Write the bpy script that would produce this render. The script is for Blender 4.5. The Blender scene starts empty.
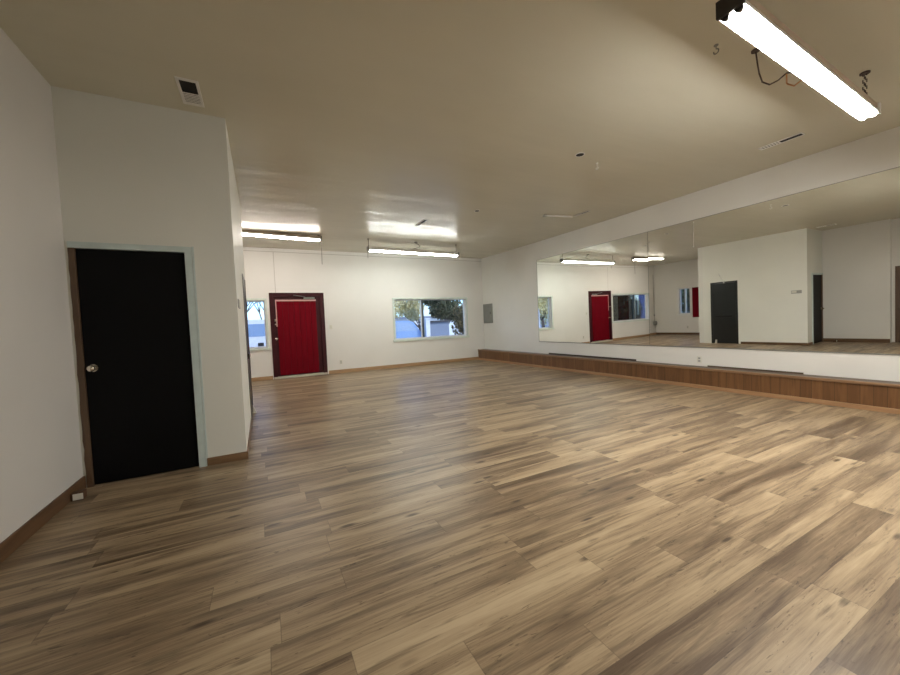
import bpy, bmesh, math, random
from mathutils import Vector, Matrix, Euler
random.seed(7)
SC = bpy.context.scene
COL = SC.collection
PI = math.pi

# ------------------------------------------------------------------ camera
YAW, PITCH, ROLL, FPX = 0.4739, -0.0389, -0.0425, 365.26
cam_d = bpy.data.cameras.new('camera'); cam = bpy.data.objects.new('camera', cam_d); COL.objects.link(cam)
cam_d.sensor_fit = 'HORIZONTAL'; cam_d.sensor_width = 36.0; cam_d.lens = FPX / 900 * 36.0
cam_d.clip_start = 0.05; cam_d.clip_end = 300
fwd = Vector((math.sin(YAW) * math.cos(PITCH), math.cos(YAW) * math.cos(PITCH), math.sin(PITCH)))
rgt = Vector((math.cos(YAW), -math.sin(YAW), 0)); upv = rgt.cross(fwd)
r2 = rgt * math.cos(ROLL) + upv * math.sin(ROLL); u2 = -rgt * math.sin(ROLL) + upv * math.cos(ROLL)
M = Matrix((r2, u2, -fwd)).transposed().to_4x4(); M.translation = Vector((0, 0, 1.275))
cam.matrix_world = M
SC.camera = cam

# ------------------------------------------------------------------ world, sun, exposure
SC.view_settings.view_transform = 'Standard'; SC.view_settings.look = 'None'
SC.view_settings.exposure = 0.12; SC.view_settings.gamma = 1.0; SC.view_settings.use_curve_mapping = False
SKY_STRENGTH, SUN_STRENGTH = 0.34, 2.4
TUBE_A, TUBE_B, TUBE_C, TUBE_FILL = 58.0, 70.0, 245.0, 25.0
w = bpy.data.worlds.new('sky'); SC.world = w; w.use_nodes = True
wn = w.node_tree; sky = wn.nodes.new('ShaderNodeTexSky'); sky.sky_type = 'NISHITA'; sky.sun_disc = False
sky.sun_elevation = math.radians(42); sky.sun_rotation = math.radians(150)
tint = wn.nodes.new('ShaderNodeMix'); tint.data_type = 'RGBA'; tint.blend_type = 'MULTIPLY'; tint.inputs[0].default_value = 1.0; tint.inputs[7].default_value = (.64, .83, 1.20, 1)
wn.links.new(sky.outputs[0], tint.inputs[6]); wn.links.new(tint.outputs[2], wn.nodes['Background'].inputs[0]); wn.nodes['Background'].inputs[1].default_value = SKY_STRENGTH
sd = bpy.data.lights.new('sun', 'SUN'); sd.energy = SUN_STRENGTH; sd.angle = 0.01; sd.color = (1, .93, .82)
sun = bpy.data.objects.new('sun', sd); COL.objects.link(sun)
sun.rotation_euler = Vector((-0.45, 0.65, -0.62)).to_track_quat('-Z', 'Y').to_euler()

# ------------------------------------------------------------------ room numbers
XR, YF, H0 = 6.776, 10.633, 3.359
XB, YB, XL, XA = -0.205, 4.194, -1.428, -3.68
YBE, YLE, YBACK = 7.02, 2.89, -3.6
XLR = -1.60
BX, BZ = 6.512, .343
def ceil_z(y): return H0 + 0.0016 * max(0.0, y - 4.0) ** 2

# ------------------------------------------------------------------ node helpers
class NT:
    def __init__(s, name):
        s.m = bpy.data.materials.new(name); s.m.use_nodes = True; s.t = s.m.node_tree
        s.b = s.t.nodes['Principled BSDF']; s.out = s.t.nodes['Material Output']
    def n(s, typ, **kw):
        nd = s.t.nodes.new(typ)
        for k, v in kw.items(): setattr(nd, k, v)
        return nd
    def put(s, sock, val):
        if isinstance(val, bpy.types.NodeSocket): s.t.links.new(val, sock)
        elif val is not None: sock.default_value = val
    def math(s, op, a, b=None, c=None):
        nd = s.n('ShaderNodeMath', operation=op)
        s.put(nd.inputs[0], a); s.put(nd.inputs[1], b)
        if c is not None: s.put(nd.inputs[2], c)
        return nd.outputs[0]
    def pos(s):
        nd = s.n('ShaderNodeNewGeometry'); return nd.outputs['Position']
    def sep(s, v):
        nd = s.n('ShaderNodeSeparateXYZ'); s.put(nd.inputs[0], v); return nd.outputs
    def comb(s, x, y, z):
        nd = s.n('ShaderNodeCombineXYZ')
        for i, v in enumerate((x, y, z)): s.put(nd.inputs[i], v)
        return nd.outputs[0]
    def map(s, v, scale):
        nd = s.n('ShaderNodeVectorMath', operation='MULTIPLY'); s.put(nd.inputs[0], v); nd.inputs[1].default_value = scale
        return nd.outputs[0]
    def noise(s, v, scale, detail=3, rough=.5, dist=0):
        nd = s.n('ShaderNodeTexNoise'); s.put(nd.inputs['Vector'], v); nd.inputs['Scale'].default_value = scale
        nd.inputs['Detail'].default_value = detail; nd.inputs['Roughness'].default_value = rough
        nd.inputs['Distortion'].default_value = dist; return nd.outputs['Fac']
    def ramp(s, f, stops):
        nd = s.n('ShaderNodeValToRGB'); s.put(nd.inputs[0], f); cr = nd.color_ramp
        while len(cr.elements) < len(stops): cr.elements.new(.5)
        for e, (p, c) in zip(cr.elements, stops):
            e.position = p; e.color = (*c, 1) if len(c) == 3 else c
        return nd.outputs[0]
    def mix(s, f, a, b, blend='MIX'):
        nd = s.n('ShaderNodeMix', data_type='RGBA', blend_type=blend)
        s.put(nd.inputs[0], f)
        for i, v in ((6, a), (7, b)):
            s.put(nd.inputs[i], (*v, 1) if isinstance(v, tuple) and len(v) == 3 else v)
        return nd.outputs[2]
    def bump(s, h, strength, dist=.01):
        nd = s.n('ShaderNodeBump'); s.put(nd.inputs['Height'], h); nd.inputs['Strength'].default_value = strength
        nd.inputs['Distance'].default_value = dist; s.t.links.new(nd.outputs[0], s.b.inputs['Normal'])
    def set(s, col=None, rough=None, metal=None, spec=None):
        if col is not None: s.put(s.b.inputs['Base Color'], (*col, 1) if isinstance(col, tuple) and len(col) == 3 else col)
        if rough is not None: s.put(s.b.inputs['Roughness'], rough)
        if metal is not None: s.b.inputs['Metallic'].default_value = metal
        if spec is not None: s.b.inputs['Specular IOR Level'].default_value = spec
        return s

def plain(name, col, rough=.5, metal=0, var=.06, scale=9):
    t = NT(name); f = t.noise(t.pos(), scale, 4)
    lo = tuple(c * (1 - var) for c in col); hi = tuple(min(1, c * (1 + var)) for c in col)
    t.set(t.ramp(f, [(.3, lo), (.7, hi)]), rough, metal); return t.m

def wall_paint(name, col, rough=.55, lines=None):
    t = NT(name); p = t.pos()
    f = t.noise(p, 1.3, 4); c = t.ramp(f, [(.3, tuple(x * .955 for x in col)), (.7, col)])
    if lines:                                   # panel joints: (axis, position, half width, lo, hi of the other axis)
        xyz = t.sep(p)
        for ax, v, hw, oax, lo, hi in lines:
            wob = t.math('MULTIPLY', t.math('SUBTRACT', t.noise(p, 3, 2), .5), .012)
            d = t.math('ABSOLUTE', t.math('SUBTRACT', t.math('ADD', xyz[ax], wob), v))
            m = t.math('LESS_THAN', d, hw)
            m = t.math('MULTIPLY', m, t.math('GREATER_THAN', xyz[oax], lo)); m = t.math('MULTIPLY', m, t.math('LESS_THAN', xyz[oax], hi))
            c = t.mix(t.math('MULTIPLY', m, .45), c, (.25, .21, .17))
    t.set(c, rough)
    t.bump(t.noise(p, 55, 3, .6), .25, .004); return t.m

def wood(name, lo, hi, axis=0, rough=.45, scale=9, plankw=0, pax=1):
    t = NT(name); p = t.pos()
    sc = [22, 22, 22]; sc[axis] = 1.6
    v = t.map(p, tuple(s * scale / 9 for s in sc)); f = t.noise(v, 1, 5, .6, .8)
    c = t.ramp(f, [(.25, lo), (.75, hi)])
    if plankw:
        xyz = t.sep(p); k = t.math('DIVIDE', xyz[pax], plankw); cell = t.math('FLOOR', k)
        wnz = t.n('ShaderNodeTexWhiteNoise', noise_dimensions='1D'); t.put(wnz.inputs['W'], cell)
        c = t.mix(t.math('MULTIPLY', wnz.outputs['Value'], .7), c, lo)
        fr = t.math('FRACT', k); seam = t.math('LESS_THAN', fr, .05)
        c = t.mix(t.math('MULTIPLY', seam, .5), c, tuple(x * .25 for x in lo))
    t.set(c, rough); t.bump(f, .15, .003); return t.m

# ------------------------------------------------------------------ materials
M_ = {}
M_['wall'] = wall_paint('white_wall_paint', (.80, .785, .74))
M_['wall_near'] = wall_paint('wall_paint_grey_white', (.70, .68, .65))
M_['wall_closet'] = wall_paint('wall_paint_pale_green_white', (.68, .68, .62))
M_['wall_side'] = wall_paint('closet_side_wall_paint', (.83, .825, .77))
M_['wall_far'] = wall_paint('white_panel_wall_paint', (.81, .795, .76), .5, [
    (2, 3.335, .008, 0, -4, 6.8), (0, .37, .008, 2, 2.27, 3.33)])
# semigloss ceiling with roller streaks
t = NT('ceiling_semigloss_paint'); p = t.pos()
f = t.noise(t.map(p, (.5, .9, 1)), 1.2, 4)
t.set(t.ramp(f, [(.3, (.65, .625, .515)), (.7, (.69, .665, .555))]), .27, 0, .17)
t.bump(t.noise(t.map(p, (.45, 2.2, 1)), 1.1, 3, .45), .40, .05)
M_['ceiling'] = t.m

# vinyl plank floor, boards along X
t = NT('vinyl_plank_floor'); p = t.pos(); xyz = t.sep(p)
PW, PLN = .18, 1.22
ky = t.math('DIVIDE', t.math('SUBTRACT', xyz[1], .72), PW); row = t.math('FLOOR', ky)
wr = t.n('ShaderNodeTexWhiteNoise', noise_dimensions='1D'); t.put(wr.inputs['W'], row)
kx = t.math('ADD', t.math('DIVIDE', xyz[0], PLN), t.math('MULTIPLY', wr.outputs['Value'], 7.31)); colm = t.math('FLOOR', kx)
wc = t.n('ShaderNodeTexWhiteNoise', noise_dimensions='2D'); t.put(wc.inputs['Vector'], t.comb(row, colm, 0))
rnd = wc.outputs['Value']; rcol = t.sep(wc.outputs['Color'])
off = t.math('MULTIPLY', rcol[0], 37.0); off2 = t.math('MULTIPLY', rcol[1], 53.0)
gx = t.math('ADD', xyz[0], off); gy = t.math('ADD', xyz[1], off2)
fine = t.noise(t.comb(t.math('MULTIPLY', gx, 3.0), t.math('MULTIPLY', gy, 85), 0), 1, 5, .7, .2)
broad = t.noise(t.comb(t.math('MULTIPLY', gx, .85), t.math('MULTIPLY', gy, 9.5), 0), 1, 3, .5, .5)
strk = t.noise(t.comb(t.math('MULTIPLY', gx, 1.5), t.math('MULTIPLY', gy, 19), 3.3), 1, 4, .62, .9)
vor = t.n('ShaderNodeTexVoronoi', feature='F1'); t.put(vor.inputs['Vector'], t.comb(t.math('MULTIPLY', gx, 2.4), t.math('ADD', t.math('MULTIPLY', gy, 8.5), t.math('MULTIPLY', t.math('SUBTRACT', strk, .5), .5)), 0)); vor.inputs['Scale'].default_value = 1.0
tone = t.math('ADD', t.math('MULTIPLY', rnd, .24), t.math('MULTIPLY', broad, .97)); tone = t.math('ADD', tone, t.math('MULTIPLY', t.math('SUBTRACT', fine, .5), .55))
c = t.ramp(tone, [(.34, (.105, .070, .043)), (.52, (.212, .151, .094)), (.70, (.355, .263, .163)), (.92, (.475, .367, .236))])
dk = t.ramp(strk, [(.53, (0, 0, 0)), (.68, (1, 1, 1))]); c = t.mix(t.math('MULTIPLY', dk, .60), c, (.075, .050, .031))
kn = t.ramp(vor.outputs['Distance'], [(.06, (1, 1, 1)), (.17, (0, 0, 0))]); kc = t.sep(vor.outputs['Color'])
c = t.mix(t.math('MULTIPLY', t.math('MULTIPLY', kn, t.math('GREATER_THAN', kc[0], .35)), .8), c, (.035, .022, .014))
crk = t.noise(t.comb(t.math('MULTIPLY', gx, 7), t.math('MULTIPLY', gy, 42), 7.7), 1, 4, .7, 1.5)
ck = t.ramp(crk, [(.60, (0, 0, 0)), (.66, (1, 1, 1))]); pat = t.ramp(broad, [(.50, (1, 1, 1)), (.62, (0, 0, 0))])
c = t.mix(t.math('MULTIPLY', t.math('MULTIPLY', ck, pat), .65), c, (.05, .032, .02))
fy = t.math('FRACT', ky); fx = t.math('FRACT', kx)
sy = t.math('LESS_THAN', t.math('MINIMUM', fy, t.math('SUBTRACT', 1, fy)), .007)
sx = t.math('LESS_THAN', t.math('MINIMUM', fx, t.math('SUBTRACT', 1, fx)), .0016)
sm = t.math('MAXIMUM', sy, sx); c = t.mix(t.math('MULTIPLY', sm, .38), c, (.055, .04, .03))
t.set(c, t.math('ADD', .27, t.math('MULTIPLY', fine, .14)), 0, .22)
t.bump(t.math('SUBTRACT', fine, t.math('MULTIPLY', sm, 1.5)), .12, .003)
M_['floor'] = t.m

M_['black'] = plain('black_gloss_paint', (.003, .003, .0033), .5)
M_['black'].node_tree.nodes['Principled BSDF'].inputs['Specular IOR Level'].default_value = .12
M_['black_bar'] = plain('black_bar', (.003, .003, .003), .3)
M_['black_door2'] = plain('worn_black_paint', (.013, .014, .014), .3)
M_['green_trim'] = plain('pale_blue_green_paint', (.50, .58, .56), .4)
M_['mint'] = plain('pale_mint_paint', (.66, .73, .67), .4)
M_['jamb'] = wood('bare_brown_jamb', (.06, .034, .019), (.15, .09, .05), 2)
M_['base_near'] = wood('brown_baseboard', (.085, .044, .021), (.165, .090, .044), 1)
M_['base_x'] = wood('honey_baseboard', (.30, .18, .09), (.48, .30, .16), 0)
M_['base_closet'] = wood('dull_brown_baseboard', (.13, .075, .036), (.25, .145, .07), 0)
M_['base_y'] = wood('honey_baseboard_bench', (.28, .155, .075), (.44, .26, .135), 1)
M_['panelling'] = wood('brown_plank_panelling', (.105, .046, .017), (.235, .115, .044), 2, .4, 9, .112, 1)
M_['nosing'] = wood('brown_nosing', (.16, .085, .042), (.29, .165, .085), 1)
M_['deck'] = wood('dark_deck_boards', (.05, .033, .022), (.12, .08, .05), 1)
M_['maroon'] = plain('maroon_frame_paint', (.042, .004, .007), .45, 0, .15)
M_['maroon'].node_tree.nodes['Principled BSDF'].inputs['Specular IOR Level'].default_value = .25
M_['red'] = wood('deep_red_board_paint', (.12, .0014, .006), (.175, .0025, .010), 2, .5)
M_['red'].node_tree.nodes['Principled BSDF'].inputs['Specular IOR Level'].default_value = .06
M_['red_edge'] = plain('worn_pink_edge', (.62, .36, .34), .5)
M_['chrome'] = plain('chrome', (.75, .75, .75), .18, 1)
M_['brass'] = plain('satin_brass', (.75, .70, .60), .25, 1)
M_['white_metal'] = plain('white_enamel', (.78, .77, .74), .35)
M_['alu'] = plain('aluminium_frame', (.72, .75, .76), .35, .2)
M_['dark_alu'] = plain('dark_bronze_frame', (.07, .09, .10), .35)
M_['plate'] = plain('ivory_plate', (.72, .70, .62), .35)
M_['grey_metal'] = plain('grey_panel_enamel', (.215, .22, .205), .4)
M_['grey_plate'] = plain('grey_plaque', (.33, .33, .31), .4)
M_['brown_metal'] = plain('brown_fixture_enamel', (.16, .115, .075), .4)
M_['tan_metal'] = plain('tan_fixture_enamel', (.42, .33, .24), .4)
M_['black_plastic'] = plain('black_plastic', (.015, .013, .012), .4)
M_['wire'] = plain('dark_wire', (.05, .03, .022), .5)
M_['orange_wire'] = plain('orange_wire', (.55, .28, .12), .5)
M_['dark_strip'] = plain('dark_brown_strip', (.045, .03, .022), .7, 0, .3)
M_['dark_hole'] = plain('dark_duct', (.012, .011, .010), .8)
M_['cream'] = plain('cream_door_paint', (.55, .51, .43), .45)
M_['block_wood'] = plain('stained_wood_block', (.10, .05, .025), .5, 0, .2)

def tube_mat(name, col, s):
    t = NT(name); e = t.n('ShaderNodeEmission'); e.inputs[0].default_value = (*col, 1); e.inputs[1].default_value = s
    t.t.links.new(e.outputs[0], t.out.inputs[0]); return t.m
M_['tube_a'] = tube_mat('lit_tube_warm', (1, .90, .80), TUBE_A)
M_['tube_b'] = tube_mat('lit_tube_cool', (.96, 1, .93), TUBE_B)
M_['tube_c'] = tube_mat('lit_tube_near', (1, .97, .91), TUBE_C)
M_['tube_fill'] = tube_mat('fill_tube_rear', (1, .97, .91), TUBE_FILL)  # glow of the added fill light, out of view

def glass_mat(name):
    t = NT(name); tr = t.n('ShaderNodeBsdfTransparent'); tr.inputs[0].default_value = (.93, .96, .97, 1)
    gl = t.n('ShaderNodeBsdfGlossy'); gl.inputs['Roughness'].default_value = .02
    fr = t.n('ShaderNodeFresnel'); fr.inputs[0].default_value = 1.45
    mx = t.n('ShaderNodeMixShader'); t.t.links.new(t.math('MULTIPLY', fr.outputs[0], .8), mx.inputs[0])
    t.t.links.new(tr.outputs[0], mx.inputs[1]); t.t.links.new(gl.outputs[0], mx.inputs[2]); t.t.links.new(mx.outputs[0], t.out.inputs[0])
    return t.m
M_['glass'] = glass_mat('window_glass')

def mirror_mat(name, a, tilt, curv, zc):
    """Silvered sheet glass; the sheet is not quite true: a slight lean, turn and bow bend its normal."""
    t = NT(name); z = t.sep(t.pos())[2]
    nz = t.math('ADD', tilt, t.math('MULTIPLY', t.math('SUBTRACT', z, zc), curv))
    v = t.n('ShaderNodeVectorMath', operation='NORMALIZE'); t.put(v.inputs[0], t.comb(-1.0, -a, nz))
    g = t.n('ShaderNodeBsdfGlossy'); g.inputs['Roughness'].default_value = 0.0; g.inputs[0].default_value = (.96, .975, .94, 1)
    t.t.links.new(v.outputs[0], g.inputs['Normal']); t.t.links.new(g.outputs[0], t.out.inputs[0]); return t.m
S_ = .85; ZC = .5 * (2.8848 + .6755)
M_['mirror_l'] = mirror_mat('mirror_sheet_bowed', .0061, -.0082, .0083 / S_, ZC)
M_['mirror_r'] = mirror_mat('mirror_sheet_turned', .0250, -.0121, .0031 / S_, ZC)
M_['mirror_edge'] = plain('mirror_edge_glass', (.05, .075, .065), .2)

# ------------------------------------------------------------------ mesh helpers
class MB:
    def __init__(s): s.bm = bmesh.new()
    def box(s, a, b, mi=0, bevel=0):
        a, b = [min(x, y) for x, y in zip(a, b)], [max(x, y) for x, y in zip(a, b)]
        r = bmesh.ops.create_cube(s.bm, size=1.0)
        for v in r['verts']:
            v.co = Vector([(a[i] + b[i]) / 2 + v.co[i] * (b[i] - a[i]) for i in range(3)])
        fs = {f for v in r['verts'] for f in v.link_faces}
        for f in fs: f.material_index = mi
        if bevel:
            es = {e for v in r['verts'] for e in v.link_edges}
            bmesh.ops.bevel(s.bm, geom=list(es), offset=bevel, segments=2, affect='EDGES', profile=.5)
        return s
    def cyl(s, p, q, r, r2=None, seg=12, mi=0, smooth=True):
        p, q = Vector(p), Vector(q); d = q - p
        res = bmesh.ops.create_cone(s.bm, cap_ends=True, segments=seg, radius1=r, radius2=r if r2 is None else r2, depth=d.length)
        R = d.to_track_quat('Z', 'Y').to_matrix().to_4x4(); R.translation = (p + q) / 2
        bmesh.ops.transform(s.bm, matrix=R, verts=res['verts'])
        for f in {f for v in res['verts'] for f in v.link_faces}:
            f.material_index = mi; f.smooth = smooth and len(f.verts) == 4
        return s
    def path(s, pts, r, seg=6):
        for p, q in zip(pts, pts[1:]): s.cyl(p, q, r, seg=seg)
        return s
    def ball(s, c, r, sc=(1, 1, 1), seg=16):
        res = bmesh.ops.create_uvsphere(s.bm, u_segments=seg, v_segments=seg // 2, radius=r)
        for v in res['verts']: v.co = Vector([c[i] + v.co[i] * sc[i] for i in range(3)])
        for f in {f for v in res['verts'] for f in v.link_faces}: f.smooth = True
        return s
    def torus(s, c, R, r, axis='z', seg=20, sub=8, a0=0, a1=2 * PI):
        pts = []
        n = seg
        for i in range(n + 1):
            a = a0 + (a1 - a0) * i / n; x, y = R * math.cos(a), R * math.sin(a)
            o = {'z': (x, y, 0), 'y': (x, 0, y), 'x': (0, x, y)}[axis]
            pts.append(tuple(c[k] + o[k] for k in range(3)))
        return s.path(pts, r, sub)
    def poly(s, pts, d, mi=0):
        """prism: polygon points swept by the vector d"""
        vs = [s.bm.verts.new(p) for p in pts]; ws = [s.bm.verts.new(Vector(p) + Vector(d)) for p in pts]
        fs = [s.bm.faces.new(vs), s.bm.faces.new(ws[::-1])]
        for i in range(len(pts)):
            j = (i + 1) % len(pts); fs.append(s.bm.faces.new((vs[i], ws[i], ws[j], vs[j])))
        for f in fs: f.material_index = mi
        bmesh.ops.recalc_face_normals(s.bm, faces=fs); return s
    def build(s, name, mats, parent=None, label=None):
        me = bpy.data.meshes.new(name); s.bm.to_mesh(me); s.bm.free()
        for m in (mats if isinstance(mats, (list, tuple)) else [mats]): me.materials.append(m)
        o = bpy.data.objects.new(name, me); COL.objects.link(o)
        if parent is not None:
            o.parent = parent; o.matrix_parent_inverse = Matrix.Translation(-Vector(parent.location)) if parent.rotation_euler[:] == (0, 0, 0) else Matrix.Identity(4)
        if label: o['label'] = label
        return o
def tag(o, label, cat, group=None, kind=None):
    o['label'] = label; o['category'] = cat
    if group: o['group'] = group
    if kind: o['kind'] = kind
    return o
def thing(name, label, cat, loc, rot=(0, 0, 0), group=None, kind=None):
    o = bpy.data.objects.new(name, None); COL.objects.link(o); o.location = loc; o.rotation_euler = rot
    o.empty_display_size = .1
    return tag(o, label, cat, group, kind)
# children built in world coordinates are kept in place: parent inverse = inverse of the (unrotated) parent's translation
def struct(name, mb, mat, label, cat='wall'):
    return tag(mb.build(name, mat), label, cat, None, 'structure')

def wall_cells(mb, ax, t0, t1, u0, u1, z0, z1, holes=()):
    """wall across axis ax (0: plane x, 1: plane y), thickness t0..t1, with rectangular holes (u0,u1,z0,z1)"""
    us = sorted({u0, u1, *[h[0] for h in holes], *[h[1] for h in holes]}); zs = sorted({z0, z1, *[h[2] for h in holes], *[h[3] for h in holes]})
    for i in range(len(us) - 1):
        for j in range(len(zs) - 1):
            cu, cz = (us[i] + us[i + 1]) / 2, (zs[j] + zs[j + 1]) / 2
            if any(h[0] < cu < h[1] and h[2] < cz < h[3] for h in holes): continue
            if ax == 0: mb.box((t0, us[i], zs[j]), (t1, us[i + 1], zs[j + 1]))
            else: mb.box((us[i], t0, zs[j]), (us[i + 1], t1, zs[j + 1]))
    return mb

# ------------------------------------------------------------------ room shell
WT = .18
struct('floor', MB().box((XA - .2, YBACK - .2, -.12), (XR + .2, YF + .18, 0)), M_['floor'], 'grey brown wood-look plank floor across the whole room', 'floor')
bm = bmesh.new(); ys = [YBACK - .3] + [4 + .35 * i for i in range(20)]; rows = []
for y in ys: rows.append([bm.verts.new((x, y, ceil_z(y))) for x in (XA - .3, XR + .3)])
ytop = []
for y in (ys[0], ys[-1]): ytop.append([bm.verts.new((x, y, 3.75)) for x in (XA - .3, XR + .3)])
for a, b in zip(rows, rows[1:]):
    f = bm.faces.new((a[0], b[0], b[1], a[1])); f.smooth = True
bm.faces.new((ytop[0][0], ytop[0][1], ytop[1][1], ytop[1][0]))
nv = lambda v: bm.verts.new(v.co)
for k in (0, 1): bm.faces.new([nv(r[k]) for r in rows] + [nv(ytop[1][k]), nv(ytop[0][k])])
for i in (0, 1):
    r = rows[-i]; bm.faces.new([nv(v) for v in (r[0], r[1], ytop[i][1], ytop[i][0])])
mb = MB(); mb.bm.free(); mb.bm = bm
struct('ceiling', mb, M_['ceiling'], 'semigloss tan painted ceiling with streaky light reflections', 'ceiling')

W2 = (3.60, 6.11, .83, 2.08); W1 = (-2.32, .115, .83, 2.08); RD = (.215, 1.560, 0, 2.26)
struct('wall_far', wall_cells(MB(), 1, YF, YF + WT, XA - WT, XR + WT, 0, 3.55, [W1, W2, RD]), M_['wall_far'], 'white far wall with red door and two wide windows')
struct('wall_right', wall_cells(MB(), 0, XR, XR + WT, YBACK, YF, 0, 3.55), M_['wall'], 'white right wall carrying the long mirrors')
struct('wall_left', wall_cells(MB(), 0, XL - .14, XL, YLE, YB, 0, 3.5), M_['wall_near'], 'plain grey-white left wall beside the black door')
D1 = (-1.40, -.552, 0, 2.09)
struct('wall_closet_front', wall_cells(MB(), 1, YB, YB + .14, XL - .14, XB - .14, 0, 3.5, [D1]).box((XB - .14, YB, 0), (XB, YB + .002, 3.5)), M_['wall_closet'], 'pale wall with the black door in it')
D3 = (5.86, 6.64, 0, 2.08)
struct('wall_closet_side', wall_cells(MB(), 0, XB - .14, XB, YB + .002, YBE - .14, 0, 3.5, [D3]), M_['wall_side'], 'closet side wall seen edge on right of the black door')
struct('wall_closet_back', wall_cells(MB(), 1, YBE - .14, YBE, XA - WT, XB, 0, 3.5), M_['wall'], 'rear wall of the closet facing the far alcove')
W3 = (9.03, 9.53, .96, 2.15)
struct('wall_alcove', wall_cells(MB(), 0, XA - WT, XA, YBE, YF, 0, 3.55, [W3]), M_['wall'], 'alcove end wall with narrow window, seen in the mirror')
D4 = (1.90, 2.80, 0, 2.06)
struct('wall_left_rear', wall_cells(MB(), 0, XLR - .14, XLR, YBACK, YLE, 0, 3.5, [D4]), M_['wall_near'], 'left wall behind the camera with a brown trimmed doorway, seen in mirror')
struct('wall_left_return', MB().box((XLR - .14, YLE, 0), (XL - .14, YLE + .12, 3.5)), M_['wall_near'], 'short return at the end of the left wall')
struct('wall_rear', wall_cells(MB(), 1, YBACK - WT, YBACK, XLR - .14, XR + WT, 0, 3.5), M_['wall_near'], 'rear wall of the room behind the camera')

# baseboards
def bb(name, a, b, mat, label): struct(name, MB().box(a, b, 0, .004), mat, label, 'baseboard')
struct('trim_2', MB().box((XR - .012, 4.9, BZ), (XR, 7.46, BZ + .034)), M_['dark_strip'], 'thin dark strip at the wall foot behind platform', 'trim')  # thin dark strip along the foot of the right wall
struct('trim_3', MB().box((XR - .010, 2.3, BZ), (XR, 3.55, BZ + .022)), M_['deck'], 'dark ragged strip at wall foot farther right', 'trim')
bb('baseboard_left', (XL, YLE, 0), (XL + .016, YB - .004, .105), M_['base_near'], 'brown wooden baseboard along the near left wall')
bb('baseboard_closet', (-.54, YB - .014, 0), (XB + .012, YB, .075), M_['base_closet'], 'short brown baseboard right of the black door')
bb('baseboard_closet_side', (XB, YB, 0), (XB + .012, 5.80, .075), M_['base_near'], 'thin baseboard along the closet side wall')
bb('baseboard_far', (1.60, YF - .016, 0), (6.512, YF, .095), M_['base_x'], 'honey brown baseboard under the far window')
bb('baseboard_far_left', (XA, YF - .016, 0), (.19, YF, .095), M_['base_x'], 'honey brown baseboard left of the red door')
bb('baseboard_alcove', (XA, YBE, 0), (XA + .016, YF - .016, .095), M_['base_near'], 'brown baseboard on the alcove end wall')

# ------------------------------------------------------------------ doors
d = thing('door_1', 'black flush door with silver knob in the near left wall', 'door', (-.98, YB, 0), kind='structure')
MB().box((-1.365, YB + .012, .008), (-.604, YB + .05, 2.04), 0, .003).build('door_slab', M_['black'], d)
mb = MB(); mb.box((-.604, YB - .016, 0), (-.547, YB + .13, 2.094)); mb.box((-.545, YB - .008, 0), (-.532, YB, 2.1))
mb.box((-1.405, YB - .016, 2.042), (-.604, YB + .13, 2.094), 0); mb.build('door_frame', M_['green_trim'], d, 'pale blue-green painted door frame')
mb = MB(); n = 26; pts = [(-1.365, YB - .010, 0)] + [(-1.365, YB - .010, 2.042), (-1.404, YB - .010, 2.07)]
for i in range(n): pts.append((-1.404 - .007 * random.random(), YB - .010, 2.03 - 2.03 * i / (n - 1)))
mb.poly(pts, (0, .12, 0)); mb.build('door_jamb', M_['jamb'], d, 'bare brown wooden jamb with ragged edge')
k = MB().cyl((-1.309, YB + .013, 1.02), (-1.309, YB + .002, 1.02), .032, seg=20); k.cyl((-1.309, YB + .002, 1.02), (-1.309, YB - .03, 1.02), .012); k.ball((-1.309, YB - .045, 1.02), .028, (1, .8, 1)); k.build('door_knob', M_['brass'], d, 'round silver door knob')
MB().box((-1.40, YB + .10, 0), (-.552, YB + .135, 2.09)).build('door_backing', M_['dark_hole'], d)

d = thing('door_2', 'deep red wooden entrance door in maroon frame on far wall', 'door', (.89, YF, 0), kind='structure')
mb = MB(); mb.box((.207, YF - .02, 0), (.305, YF + .15, 2.267), 0, .004); mb.box((1.465, YF - .02, 0), (1.568, YF + .15, 2.267), 0, .004); mb.box((.305, YF - .02, 2.165), (1.465, YF + .15, 2.267), 0, .004); mb.build('door_frame', M_['maroon'], d)
slab = MB().box((.305, YF + .03, .075), (1.465, YF + .075, 2.165)).build('door_slab', M_['maroon'], d)
mb = MB()
for i in range(7): mb.box((.372 + i * .1405, YF + .008, .085), (.372 + (i + 1) * .1405 - .004, YF + .03, 2.045), 0, .003)
mb.build('board_panel', M_['red'], d, 'deep red vertical boarded panel')
mb = MB(); mb.box((.345, YF + .006, 2.045), (1.36, YF + .03, 2.085)); mb.box((.345, YF + .006, 1.38), (.371, YF + .03, 2.045)); mb.build('edge_strip', M_['red_edge'], d, 'worn pinkish strip along panel top and upper left')
for z, r in ((1.545, .032), (1.055, .034), (1.44, .018)):
    k = MB().cyl((.325, YF + .03, z), (.325, YF + .018, z), r, seg=16)
    if r > .02: k.ball((.325, YF - .005, z), r * .8)
    k.build('door_knob' if z < 1.2 else 'door_lock', M_['brass'], d)
mb = MB(); mb.box((1.05, YF - .015, 2.10), (1.33, YF + .03, 2.15), 0, .006); mb.path([(1.08, YF - .03, 2.155), (.86, YF - .10, 2.185), (.80, YF - .02, 2.20)], .010); mb.build('door_closer', M_['grey_metal'], d)
MB().box((.215, YF - .03, 0), (1.56, YF + .15, .055), 0, .006).build('threshold', M_['cream'], d, 'pale worn threshold strip')
MB().box((.215, YF + .15, 0), (1.56, YF + .17, 2.26)).build('door_backing', M_['maroon'], d)

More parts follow.
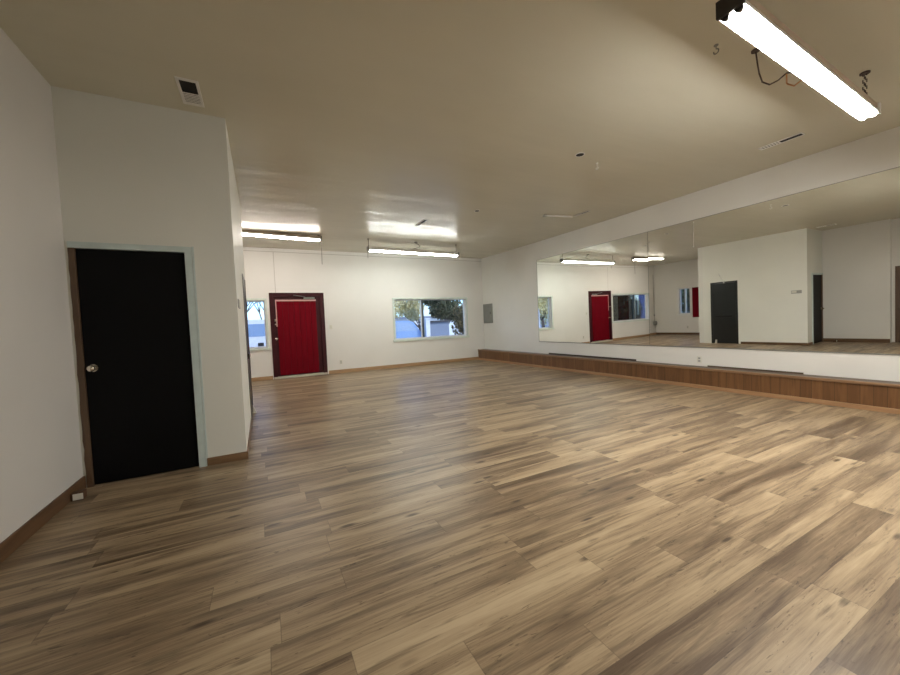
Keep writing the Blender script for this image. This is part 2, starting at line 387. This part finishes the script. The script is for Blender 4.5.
d = thing('door_3', 'black door with push bar in closet side wall', 'door', (XB, 6.25, 0), kind='structure')
MB().box((XB - .03, 5.92, .01), (XB + .004, 6.585, 2.045), 0, .003).build('door_slab', M_['black_door2'], d)
mb = MB(); mb.box((XB - .13, 5.86, 0), (XB + .006, 5.915, 2.09)); mb.box((XB - .13, 6.59, 0), (XB + .012, 6.64, 2.09)); mb.box((XB - .13, 5.915, 2.05), (XB + .006, 6.59, 2.09)); mb.build('door_frame', M_['black_door2'], d)
MB().box((XB + .004, 6.02, .885), (XB + .022, 6.50, .96), 0, .006).build('push_bar', M_['black_bar'], d)
MB().box((XB - .14, 5.86, 0), (XB - .125, 6.64, 2.09)).build('door_backing', M_['dark_hole'], d)

d = thing('door_4', 'cream door in brown wooden frame, seen at mirror edge', 'door', (XLR, 2.35, 0), kind='structure')
MB().box((XLR - .06, 1.96, .01), (XLR - .02, 2.74, 2.0)).build('door_slab', M_['cream'], d)
mb = MB(); mb.box((XLR - .12, 2.735, 0), (XLR + .02, 2.83, 2.08)); mb.box((XLR - .12, 1.87, 0), (XLR + .02, 1.965, 2.08)); mb.box((XLR - .12, 1.965, 1.995), (XLR + .02, 2.735, 2.08)); mb.build('door_frame', M_['jamb'], d)

# ------------------------------------------------------------------ windows
def window_y(name, label, X0, X1, Z0, Z1, mull, hole):
    h0, h1, v0, v1 = hole; wd = thing(name, label, 'window', ((X0 + X1) / 2, YF, Z0), kind='structure')
    mb = MB(); a, b = YF - .018, YF + .0
    mb.box((X0, a, Z0), (h0 + .01, b, Z1), 0, .004); mb.box((h1 - .01, a, Z0), (X1, b, Z1), 0, .004); mb.box((h0 + .01, a, v1 - .01), (h1 - .01, b, Z1), 0, .004)
    mb.box((X0 - .02, a - .02, Z0), (X1 + .02, b, v0 + .012), 0, .005); mb.build('window_casing', M_['mint'], wd, 'pale mint painted casing')
    mb = MB(); c, e = YF + .11, YF + .155
    mb.box((h0, c, v0), (h0 + .04, e, v1)); mb.box((h1 - .045, c, v0), (h1, e, v1)); mb.box((h0 + .04, c, v0), (h1 - .045, e, v0 + .045)); mb.box((h0 + .04, c, v1 - .035), (h1 - .045, e, v1)); mb.build('window_frame', M_['alu'], wd)
    mb = MB(); mb.box((mull - .03, c - .02, v0 + .04), (mull + .035, e, v1 - .03)); mb.build('meeting_rail', M_['dark_alu'], wd, 'dark sliding sash edge')
    mb = MB(); mb.box((mull - .06, c - .012, v0 + .04), (mull - .03, e, v1 - .03)); mb.build('sash_stile', M_['alu'], wd)
    MB().box((h0 + .03, YF + .130, v0 + .03), (mull, YF + .134, v1 - .03)).build('pane', M_['glass'], wd)
    MB().box((mull, YF + .140, v0 + .03), (h1 - .03, YF + .144, v1 - .03)).build('pane', M_['glass'], wd)
    return wd
window_y('window_1', 'wide window left of the red door, partly hidden by closet', -2.36, .153, .785, 2.125, -1.45, W1)
window_y('window_2', 'wide sliding window with mint casing near far right corner', 3.543, 6.152, .775, 2.118, 4.56, W2)
wd = thing('window_3', 'narrow white sliding window in the alcove, seen in mirror', 'window', (XA, 9.28, .96), kind='structure')
mb = MB(); y0, y1, z0, z1 = W3
mb.box((XA, y0 - .05, z0 - .05), (XA + .018, y0 + .02, z1 + .05)); mb.box((XA, y1 - .02, z0 - .05), (XA + .018, y1 + .05, z1 + .05)); mb.box((XA, y0 + .02, z1 - .01), (XA + .018, y1 - .02, z1 + .05)); mb.box((XA, y0 - .07, z0 - .06), (XA + .04, y1 + .07, z0 + .01)); mb.build('window_casing', M_['white_metal'], wd)
mb = MB(); mb.box((XA - .15, 9.255, z0), (XA - .08, 9.305, z1)); mb.box((XA - .15, y0, z0), (XA - .1, y0 + .04, z1)); mb.box((XA - .15, y1 - .04, z0), (XA - .1, y1, z1)); mb.box((XA - .15, y0 + .04, z0), (XA - .1, y1 - .04, z0 + .04)); mb.box((XA - .15, y0 + .04, z1 - .04), (XA - .1, y1 - .04, z1)); mb.build('window_frame', M_['alu'], wd)
MB().box((XA - .13, y0 + .03, z0 + .03), (XA - .126, 9.26, z1 - .03)).build('pane', M_['glass'], wd); MB().box((XA - .13, 9.30, z0 + .03), (XA - .126, y1 - .03, z1 - .03)).build('pane', M_['glass'], wd)

# ------------------------------------------------------------------ raised bench along the mirror wall
BY0 = YBACK
b = thing('platform_bench', 'long low brown panelled platform running under the mirrors', 'bench', (6.64, 3.5, 0))
MB().box((BX, BY0, 0), (BX + .03, YF - .001, BZ - .03)).build('front_panel', M_['panelling'], b, 'brown vertical plank panelling')
MB().box((BX + .03, BY0, BZ - .035), (XR - .001, YF - .001, BZ)).build('deck', M_['deck'], b, 'dark worn deck boards')
MB().box((BX - .018, BY0, BZ - .032), (BX + .035, YF - .001, BZ + .004), 0, .005).build('nosing', M_['nosing'], b)
MB().box((BX - .016, BY0, 0), (BX, YF - .017, .06), 0, .004).build('base_trim', M_['base_y'], b, 'lighter honey brown base strip')

# ------------------------------------------------------------------ mirrors
MT, MBT, SEAM, MY0 = 2.885, .6755, 4.592, 7.82
def mirror(label, y0, y1, mat):
    mb = MB(); mb.box((XR - .008, y0, MBT), (XR - .0005, y1, MT), 1)
    for f in mb.bm.faces:
        if f.calc_center_median().x < XR - .0079: f.material_index = 0
    return tag(mb.build('wall_mirror', [mat, M_['mirror_edge']]), label, 'mirror', 'large mirror sheets on the right wall')
mirror('left sheet of the wall mirror, reflecting the red door and lamps', SEAM + .003, MY0, M_['mirror_l'])
mirror('right and longer sheet of the wall mirror, reflecting black doors', .45, SEAM - .003, M_['mirror_r'])
tr = MB(); tr.box((XR - .012, .45, MBT - .014), (XR, MY0 + .004, MBT)); tr.box((XR - .010, MY0, MBT - .014), (XR, MY0 + .008, MT + .004)); tr.box((XR - .010, .45, MT), (XR, MY0 + .004, MT + .006))
struct('trim_1', tr, M_['grey_metal'], 'thin grey channel trim around the wall mirrors', 'trim')

# ------------------------------------------------------------------ fluorescent fixtures
def fixture(label, loc, rz, ry, L, tube, body, holder, wires, body_z=.05, lip=.012):
    f = thing('fluorescent_light', label, 'light fixture', loc, (0, ry, rz), 'hanging twin-tube fluorescent lights')
    h = L / 2
    MB().box((-h, -.052, body_z + .005), (h, .052, body_z + .045), 0, .004).build('housing', body, f)
    b0 = body_z - .012
    mb = MB(); mb.poly([(-h, -.042, b0), (-h, .042, b0), (-h, .062, lip), (-h, .066, lip), (-h, .046, b0 + .02), (-h, -.046, b0 + .02), (-h, -.066, lip), (-h, -.062, lip)], (L, 0, 0))
    mb.build('reflector', M_['white_metal'], f)
    for s in (-1, 1):
        MB().cyl((-h + .035, s * .034, 0), (h - .035, s * .034, 0), .018, seg=16).build('tube', tube, f)
    for e in (-1, 1):
        mb = MB(); mb.box((e * h - .012, -.07, -.004), (e * h + .012, .07, body_z + .045), 0, .004)
        for s in (-1, 1): mb.cyl((e * h - e * .01, s * .034, 0), (e * (h - .04), s * .034, 0), .021, seg=16)
        mb.build('lamp_holder', holder if e < 0 else M_['white_metal'] if holder is M_['black_plastic'] else holder, f)
    Rm = Euler((0, ry, rz)).to_matrix()
    for lx, ch in wires:
        base = Vector(loc) + Rm @ Vector((lx, 0, body_z + .04)); top = ceil_z(base.y); mb = MB()
        inv = Rm.inverted()
        P = lambda v: inv @ (Vector(v) - Vector(loc))
        if ch:
            n = max(2, int((top - base.z) / .028))
            for i in range(n):
                z = base.z + (top - base.z) * (i + .5) / n
                c = P((base.x, base.y, z))
                for sgn in (-1, 1):
                    o = Vector((.017 * sgn, 0, 0)) if i % 2 else Vector((0, .012 * sgn, 0))
                    mb.cyl(c + o - Vector((0, 0, .015)), c + o + Vector((0, 0, .015)), .004, seg=6)
            mb.cyl(P((base.x, base.y, top - .012)), P((base.x, base.y, top)), .035, seg=12); mb.build('hanging_chain', M_['wire'], f)
        else:
            mb.cyl(P(base), P((base.x, base.y, top)), .006, seg=6); mb.cyl(P((base.x, base.y, top - .01)), P((base.x, base.y, top)), .028, seg=12)
            mb.build('hanging_wire', M_['wire'], f)
    return f
fa = fixture('lit warm tube light nearest the closet wall, above red door', (.08, 8.78, 3.305), 0, .018, 2.47, M_['tube_a'], M_['tan_metal'], M_['grey_metal'], [(-1.1, False), (.054, False), (1.18, False)], .045)
MB().path([(1.225, -.06, .02), (1.225, -.06, -.55)], .0045).build('pull_chain', M_['wire'], fa)
fb = fixture('lit tube light hanging in front of the far window', (3.618, 8.79, 3.106), 0, .007, 2.48, M_['tube_b'], M_['white_metal'], M_['grey_metal'], [(-1.215, False), (1.19, False)])
MB().path([(-1.225, .07, .0), (-1.225, .07, -.17)], .0045).build('pull_chain', M_['wire'], fb)
pts = [(.02, 0, .288), (.02, .01, .26), (.08, 0, .24), (.13, .0, .20), (.10, .01, .16), (.02, 0, .135), (-.05, .0, .11), (-.06, 0, .08)]
MB().path(pts, .007).cyl((.02, 0, .278), (.02, 0, .29), .045, seg=14).build('supply_cord', M_['wire'], fb)
fc = fixture('large lit twin-tube light nearest the camera, upper right', (3.775, 1.205, 3.0), .035, 0, 2.56, M_['tube_c'], M_['tan_metal'], M_['black_plastic'], [(-1.16, True), (1.15, True)], .05, .0025)
def fcw(pts): return [(p[0] - 3.775, p[1] - 1.205, p[2] - 3.0) for p in pts]
MB().path(fcw([(3.653, 1.523, 3.355), (3.719, 1.539, 3.30), (3.829, 1.568, 3.26), (3.96, 1.594, 3.235), (4.037, 1.571, 3.22), (3.987, 1.495, 3.20), (3.87, 1.403, 3.17), (3.82, 1.26, 3.09)]), .006).cyl(fcw([(3.653, 1.523, 3.347)])[0], fcw([(3.653, 1.523, 3.359)])[0], .03).build('supply_cord', M_['wire'], fc, 'dark supply cord looping from ceiling')
MB().path(fcw([(3.87, 1.403, 3.17), (4.0, 1.445, 3.15), (4.011, 1.438, 3.14), (4.042, 1.411, 3.12), (3.962, 1.346, 3.10), (3.841, 1.25, 3.075)]), .006).build('loose_wire', M_['orange_wire'], fc, 'loose orange wire loop')
fill_fixture = fixture('added unseen twin-tube light behind the camera, brightening the near walls', (4.3, -1.7, 3.0), .03, 0, 2.56, M_['tube_fill'], M_['brown_metal'], M_['black_plastic'], [(-1.16, True), (1.15, True)], .05, .02)  # unseen fill light, added behind the camera to lift the near walls
# ------------------------------------------------------------------ ceiling things
def vent(label, x0, x1, y0, y1, fr, dark_first=True):
    z = ceil_z((y0 + y1) / 2); v = thing('ceiling_vent', label, 'vent', ((x0 + x1) / 2, (y0 + y1) / 2, z), group='ceiling air registers')
    mb = MB(); mb.box((x0, y0, z - .010), (x0 + fr, y1, z + .002), 0, .002); mb.box((x1 - fr, y0, z - .010), (x1, y1, z + .002), 0, .002); mb.box((x0 + fr, y0, z - .010), (x1 - fr, y0 + fr, z + .002)); mb.box((x0 + fr, y1 - fr, z - .010), (x1 - fr, y1, z + .002))
    mb.build('vent_frame', M_['white_metal'], v)
    MB().box((x0 + fr, y0 + fr, z - .003), (x1 - fr, y1 - fr, z + .001)).build('duct_opening', M_['dark_hole'], v)
    n = 7; mb = MB(); ya, yb = ((y0 + y1) / 2, y1 - fr) if dark_first else (y0 + fr, (y0 + y1) / 2)
    for i in range(n):
        yc = ya + (yb - ya) * (i + .5) / n
        mb.poly([(x0 + fr, yc - .015, z - .0095), (x0 + fr, yc + .012, z - .003), (x0 + fr, yc + .013, z - .005), (x0 + fr, yc - .013, z - .0115)], (x1 - x0 - 2 * fr, 0, 0))
    mb.build('louvre', M_['white_metal'], v)
vent('white register half open to dark duct, on ceiling above black door', -.515, -.355, 3.665, 4.05, .022)
vent('narrow slot register near the big light, close to right wall', 5.81, 5.91, 1.98, 2.41, .008)
vent('thin dark slot register beside white strip above mirror', 5.79, 5.85, 5.15, 5.54, .008)
vent('small dark register amid the bright reflection on the ceiling', 3.00, 3.09, 6.76, 7.23, .010)
mb = MB(); z = ceil_z(5.6)
s = thing('ceiling_strip', 'white bar lying along ceiling beside thin slot register', 'bracket', (5.46, 5.6, z - .02))
dv = (Vector((5.775, 5.535, 0)) - Vector((5.17, 5.66, 0))); a0 = Vector((5.17, 5.66, z - .018)); ang = math.atan2(dv.y, dv.x)
mb.cyl(a0, a0 + dv, .018, seg=10); mb.build('bar', M_['white_metal'], s)
MB().box((5.12, 5.63, z - .04), (5.175, 5.70, z), 0, .005).build('end_bracket', M_['grey_plate'], s)
def hole(label, x, y, r):
    z = ceil_z(y); o = thing('ceiling_hole', label, 'hole', (x, y, z), group='round holes in the ceiling')
    MB().torus((x, y, z - .002), r + .006, .006).build('rim', M_['white_metal'], o); MB().cyl((x, y, z - .004), (x, y, z + .002), r, seg=18).build('opening', M_['dark_hole'], o)
hole('larger round dark hole in ceiling nearer the camera', 3.737, 3.429, .05)
hole('smaller round dark hole in ceiling farther from camera', 3.713, 5.907, .045)
def hook(label, x, y, z, ln, mat):
    o = thing('ceiling_hook', label, 'hook', (x, y, z), group='screw hooks in the ceiling')
    MB().cyl((x, y, z - .006), (x, y, z), .016).build('base', mat, o)
    mb = MB(); mb.cyl((x, y, z), (x, y, z - ln), .004, seg=8); mb.torus((x, y, z - ln - .018), .018, .005, 'x', 14, 6, PI / 2, PI / 2 + 1.6 * PI); mb.build('hook', mat, o)
hook('small white screw hook in ceiling by larger round hole', 4.16, 3.527, H0, .05, M_['white_metal'])
hook('screw hook in ceiling left of the large lit light', 3.278, 1.623, H0, .03, M_['grey_metal'])
def streak(label, y0, z0, y1, z1, r):
    o = thing('paint_drip', label, 'paint mark', (XR - .008, y0, z0), group='dried marks on the mirror glass')
    MB().cyl((XR - .010, y0, z0), (XR - .010, y1, z1), .0025, seg=6).build('run', M_['white_metal'], o)
    for y, z in ((y0, z0), (y1, z1)): MB().ball((XR - .011, y, z), r, (.3, 1, 1.2), 10).build('blob', M_['white_metal'], o)
streak('long white vertical drip high on right mirror sheet', 3.74, 2.85, 3.746, 2.43, .010)
streak('small white drip on mirror glass above mirrored black door', 3.343, 1.882, 3.286, 1.75, .009)

# ------------------------------------------------------------------ wall fittings
def plate(name, label, cat, wall, u, z, kind, group=None):
    """wall: 'far' (y=YF), 'right' (x=XR), 'alcove' (x=XA)"""
    fr = {'far': lambda a, b, c: (u + a, YF - c, z + b), 'right': lambda a, b, c: (XR - c, u - a, z + b), 'alcove': lambda a, b, c: (XA + c, u + a, z + b)}[wall]
    o = thing(name, label, cat, fr(0, 0, 0), group=group)
    MB().box(fr(-.038, -.060, 0), fr(.038, .060, .006), 0, .002).build('cover_plate', M_['plate'], o)
    if kind == 'switch': MB().box(fr(-.006, -.012, .005), fr(.006, .012, .018), 0, .002).build('toggle', M_['grey_plate'], o)
    else:
        for dz in (-.024, .024): MB().box(fr(-.018, dz - .015, .005), fr(.018, dz + .015, .009), 0, .003).build('socket', M_['grey_plate'], o)
plate('light_switch', 'ivory light switch on far wall right of red door', 'switch', 'far', 1.722, 1.312, 'switch')
plate('power_outlet', 'outlet low on far wall right of the red door', 'outlet', 'far', 1.943, .307, 'outlet', 'wall outlets')
plate('power_outlet', 'outlet on right wall between platform and mirror', 'outlet', 'right', 3.683, .455, 'outlet', 'wall outlets')
plate('power_outlet', 'outlet under narrow alcove window, seen in mirror', 'outlet', 'alcove', 9.17, .346, 'outlet', 'wall outlets')
o = thing('breaker_panel', 'grey metal electrical panel on right wall by far corner', 'electrical panel', (XR, 10.32, 1.22))
MB().box((XR - .035, 10.055, 1.225), (XR, 10.575, 1.868), 0, .005).build('box', M_['grey_metal'], o)
MB().box((XR - .043, 10.09, 1.26), (XR - .034, 10.54, 1.835), 0, .004).build('panel_door', M_['grey_metal'], o)
MB().box((XR - .052, 10.12, 1.52), (XR - .042, 10.145, 1.60), 0, .002).build('latch', M_['black_plastic'], o)
o = thing('wall_plaque', 'small grey plaque on closet side wall by its near corner', 'plaque', (XB, 4.43, 1.57))
MB().box((XB, 4.31, 1.525), (XB + .012, 4.54, 1.615), 0, .003).build('board', M_['grey_plate'], o); MB().box((XB + .011, 4.42, 1.545), (XB + .016, 4.53, 1.605), 0, .002).build('cover', M_['plate'], o)
o = thing('cord_reel', 'round grey weight on hanging cord in far alcove corner', 'reel', (-3.55, YF - .05, .57))
MB().cyl((-3.55, YF - .09, .57), (-3.55, YF - .005, .57), .11, seg=20).build('reel', M_['grey_plate'], o); MB().path([(-3.55, YF - .02, .67), (-3.545, YF - .015, 1.6), (-3.55, YF - .01, 2.95)], .006).build('cord', M_['wire'], o)
MB().box((-3.575, YF - .03, .92), (-3.525, YF, 1.0), 0, .004).build('clip', M_['grey_metal'], o)
tag(MB().box((XA, 8.30, .79), (XA + .025, 8.94, 2.14), 0, .004).build('wall_board', M_['red']), 'dark red board hung beside narrow alcove window', 'board')
o = thing('floor_block', 'small white-faced wooden block on floor by left baseboard', 'block', (-1.375, 3.92, 0))
MB().box((-1.411, 3.895, 0), (-1.335, 3.965, .062), 0, .004).build('block', M_['block_wood'], o); MB().box((-1.395, 3.889, .008), (-1.335, 3.895, .055)).build('white_face', M_['plate'], o)
tag(MB().poly([(XB + .010, 6.47, 0), (XB + .06, 6.47, 0), (XB + .010, 6.47, .13)], (0, .05, 0)).build('door_wedge', M_['cream']), 'pale wedge on floor against the closet side door', 'doorstop')

# ------------------------------------------------------------------ outdoors
M_['asphalt'] = plain('pale_asphalt', (.33, .33, .34), .85)
M_['bark'] = plain('grey_bark', (.10, .08, .065), .9)
M_['car_blue'] = plain('blue_car_paint', (.20, .33, .56), .25)
M_['car_white'] = plain('white_van_paint', (.72, .74, .78), .3)
M_['car_glass'] = plain('car_window_tint', (.10, .14, .20), .08)
M_['car_glass_pale'] = plain('pale_blue_window', (.25, .36, .52), .1)
M_['tyre'] = plain('tyre_rubber', (.02, .02, .02), .8)
M_['shed_blue'] = plain('bright_blue_boards', (.06, .17, .60), .5)
M_['shed_grey'] = plain('slate_blue_boards', (.17, .20, .26), .6)
M_['pale_render'] = plain('pale_render', (.66, .67, .66), .8)
M_['dark_roof'] = plain('dark_roof_edge', (.03, .03, .035), .7)
def leaf_mat(name, stops):
    t = NT(name); oi = t.noise(t.pos(), 5.5, 3, .7); t.set(t.ramp(oi, stops), .6)
    tl = t.n('ShaderNodeBsdfTranslucent'); t.put(tl.inputs[0], t.ramp(oi, stops)); mx = t.n('ShaderNodeMixShader'); mx.inputs[0].default_value = .3
    t.t.links.new(t.b.outputs[0], mx.inputs[1]); t.t.links.new(tl.outputs[0], mx.inputs[2]); t.t.links.new(mx.outputs[0], t.out.inputs[0]); return t.m
M_['leaf_dark'] = leaf_mat('dark_green_leaves', [(.3, (.03, .04, .015)), (.55, (.085, .095, .04)), (.72, (.30, .27, .10))])
M_['leaf_yellow'] = leaf_mat('yellow_autumn_leaves', [(.3, (.36, .33, .12)), (.5, (.80, .70, .36)), (.7, (.95, .90, .66))])
M_['leaf_brown'] = leaf_mat('brown_autumn_leaves', [(.3, (.05, .045, .02)), (.55, (.22, .16, .06)), (.75, (.50, .38, .16))])
struct('ground', MB().box((-40, YF + .18, -.25), (45, 70, -.06)), M_['asphalt'], 'pale asphalt parking lot outside the windows', 'ground')
struct('side_yard', MB().box((-40, -10, -.25), (XA - .2, YF + .18, -.06)), M_['asphalt'], 'pale paved side yard outside the alcove', 'ground')

def foliage(c, rad, n, size, mat, parent, name='foliage', seed=None):
    rs = random.Random(int(c[0] * 100) + n)
    return foliage_(c, rad, n, size, mat, parent, name, rs)
def foliage_(c, rad, n, size, mat, parent, name, random):
    bm = bmesh.new()
    blobs = [(Vector(c) + Vector((random.uniform(-.6, .6) * rad[0], random.uniform(-.6, .6) * rad[1], random.uniform(-.6, .6) * rad[2])), random.uniform(.35, .6)) for _ in range(9)]
    for i in range(n):
        bc, br = random.choice(blobs)
        v = Vector((random.gauss(0, 1), random.gauss(0, 1), random.gauss(0, 1))).normalized() * (random.random() ** .4) * br
        p = bc + Vector((v.x * rad[0], v.y * rad[1], v.z * rad[2])); s = size * random.uniform(.6, 1.4)
        R = Euler((random.uniform(0, 6.3), random.uniform(0, 6.3), random.uniform(0, 6.3))).to_matrix()
        bm.faces.new([bm.verts.new(p + R @ Vector(q)) for q in ((-s, 0, 0), (-.2 * s, -.45 * s, .1 * s), (s, 0, 0), (-.2 * s, .45 * s, .1 * s))])
    mb = MB(); mb.bm.free(); mb.bm = bm
    return mb.build(name, mat, parent)
def tree(label, x, y, tr_h, c, rad, n, size, mat, group='trees outside the windows'):
    o = thing('tree', label, 'tree', (x, y, -.06), group=group)
    mb = MB(); mb.cyl((x, y, -.06), (x + .1, y, tr_h), .13, .08, 10)
    for i in range(6):
        a = i * 1.05; mb.cyl((x + .1, y, tr_h - .3 + .05 * i), (c[0] + math.cos(a) * rad[0] * .6, c[1] + math.sin(a) * rad[1] * .6, c[2] + .3 * rad[2] * math.sin(i * 2.1)), .03, .008, 6)
    mb.build('trunk', M_['bark'], o); foliage(c, rad, n, size, mat, o); return o
tree('pale yellow autumn tree above the blue car', 8.6, 20.9, 1.2, (7.75, 20.9, 2.6), (1.3, .9, 1.15), 3000, .10, M_['leaf_yellow'])
tree('dark leafy tree filling the right of the far window', 9.3, 18.7, 1.4, (9.15, 18.7, 2.45), (1.45, .8, 1.15), 5200, .10, M_['leaf_dark'])
tree('brown tinged tree at right edge of the far window', 9.2, 16.2, .6, (9.1, 16.2, 1.35), (.62, .6, 1.2), 2600, .08, M_['leaf_brown'])
tree('yellow leafed tree seen only through mirrored far window', -5.4, 21.0, 1.0, (-5.3, 21.0, 2.2), (1.3, 1.2, 1.9), 2200, .12, M_['leaf_yellow'])
tree('dark dense tree beyond window left of red door, in mirror', -5.3, 14.2, .6, (-5.3, 14.2, 1.7), (.95, .8, 1.9), 4200, .11, M_['leaf_dark'])
tree('dark tree beyond the narrow alcove window, in mirror', -11.2, 12.6, .8, (-11.2, 12.6, 1.8), (1.0, 1.3, 1.9), 2200, .12, M_['leaf_dark'])
# bare tree
o = thing('bare_tree', 'leafless tree with fine twigs seen left of red door', 'tree', (-1.0, 21, -.06), group='trees outside the windows')
random.seed(5)
mb = MB()
def branch(p, d, ln, r, dep):
    q = p + d * ln; mb.cyl(p, q, r, r * .7, 5)
    if dep:
        for i in range(3):
            nd = (d + Vector((random.uniform(-.75, .75), random.uniform(-.5, .5), random.uniform(-.25, .5)))).normalized(); branch(q, nd, ln * random.uniform(.62, .8), r * .62, dep - 1)
branch(Vector((-1.0, 21, -.06)), Vector((.1, 0, 1)), 1.3, .07, 5)
branch(Vector((.2, 22, -.06)), Vector((-.05, 0, 1)), 1.4, .065, 5)
mb.build('branches', M_['bark'], o)

def car(name, label, prof, glass, y0, y1, paint, glassm, wheels, ground=-.06, extra=None):
    xs = [p[0] for p in prof]; o = thing(name, label, 'car' if name == 'car' else 'van', ((min(xs) + max(xs)) / 2, (y0 + y1) / 2, ground))
    MB().poly([(x, y0, z) for x, z in prof], (0, y1 - y0, 0)).build('body', paint, o)
    for g in glass:
        for yy, dy in ((y0 - .008, .02), (y1 - .012, .02)): MB().poly([(x, yy, z) for x, z in g], (0, dy, 0)).build('side_window', glassm, o)
    for wx in wheels:
        for yy in (y0 - .02, y1 - .18):
            wo = MB().cyl((wx, yy, ground + .32), (wx, yy + .2, ground + .32), .32, seg=24).build('wheel', M_['tyre'], o)
            MB().cyl((wx, yy - .005, ground + .32), (wx, yy + .205, ground + .32), .19, seg=20).build('hubcap', M_['alu'], wo)
    return o
car('car', 'blue hatchback parked outside the far window', [(3.0, .25), (2.95, .75), (3.2, .9), (4.0, .98), (4.65, 1.42), (5.2, 1.50), (6.0, 1.48), (6.3, 1.42), (6.70, .90), (6.72, .80), (6.72, .3)],
    [[(4.2, 1.0), (4.72, 1.36), (5.3, 1.42), (5.3, 1.0)], [(5.4, 1.0), (5.4, 1.42), (6.0, 1.40), (6.2, 1.36), (6.5, 1.0)]], 16.0, 17.7, M_['car_blue'], M_['car_glass_pale'], (3.75, 6.15))
v = car('van', 'white van parked outside left of red door', [(-.58, .3), (-.60, .9), (-.57, 1.66), (-.5, 1.73), (1.5, 1.73), (1.75, 1.66), (2.15, 1.08), (2.65, .98), (2.72, .8), (2.7, .3)],
    [[(-.50, 1.08), (-.50, 1.56), (.62, 1.56), (.62, 1.08)], [(.72, 1.08), (.72, 1.56), (1.55, 1.56), (1.95, 1.08)]], 16.0, 17.9, M_['car_white'], M_['car_glass_pale'], (.1, 2.05))
MB().box((-.17, 15.985, .70), (.035, 16.01, .83), 0, .004).build('side_vent', M_['black_plastic'], v)
o = thing('shed', 'slate blue shed with dark roof edge behind far window', 'shed', (7.75, 16.6, -.06))
MB().box((7.18, 16.2, -.06), (8.28, 17.2, 1.36)).build('walls', M_['shed_grey'], o); MB().box((7.08, 16.1, 1.36), (8.36, 17.3, 1.44)).build('roof', M_['dark_roof'], o)
MB().box((7.10, 16.15, -.06), (7.20, 16.24, 1.36)).build('corner_post', M_['dark_roof'], o)
o = thing('shed', 'bright blue shed beyond window left of red door, in mirror', 'shed', (-8.0, 13.4, -.06))
MB().box((-9.0, 12.5, -.06), (-7.0, 14.35, 3.0)).build('walls', M_['shed_blue'], o); MB().box((-9.1, 12.4, 3.0), (-6.9, 14.45, 3.12)).build('roof', M_['dark_roof'], o)
o = thing('gate_post', 'pale post standing between blue car and slate shed', 'post', (6.88, 15.7, -.06))
MB().box((6.77, 15.6, -.06), (6.99, 15.82, 1.50), 0, .01).build('shaft', M_['pale_render'], o); MB().box((6.74, 15.57, 1.50), (7.02, 15.85, 1.56), 0, .01).build('cap', M_['pale_render'], o)
o = thing('pale_building', 'pale low building far behind the blue car', 'building', (9.0, 27, -.06))
MB().box((-6, 26, -.06), (20, 30, 1.75)).build('walls', M_['pale_render'], o); MB().box((-6.2, 25.8, 1.75), (20.2, 30.2, 1.9)).build('roof', M_['shed_grey'], o)
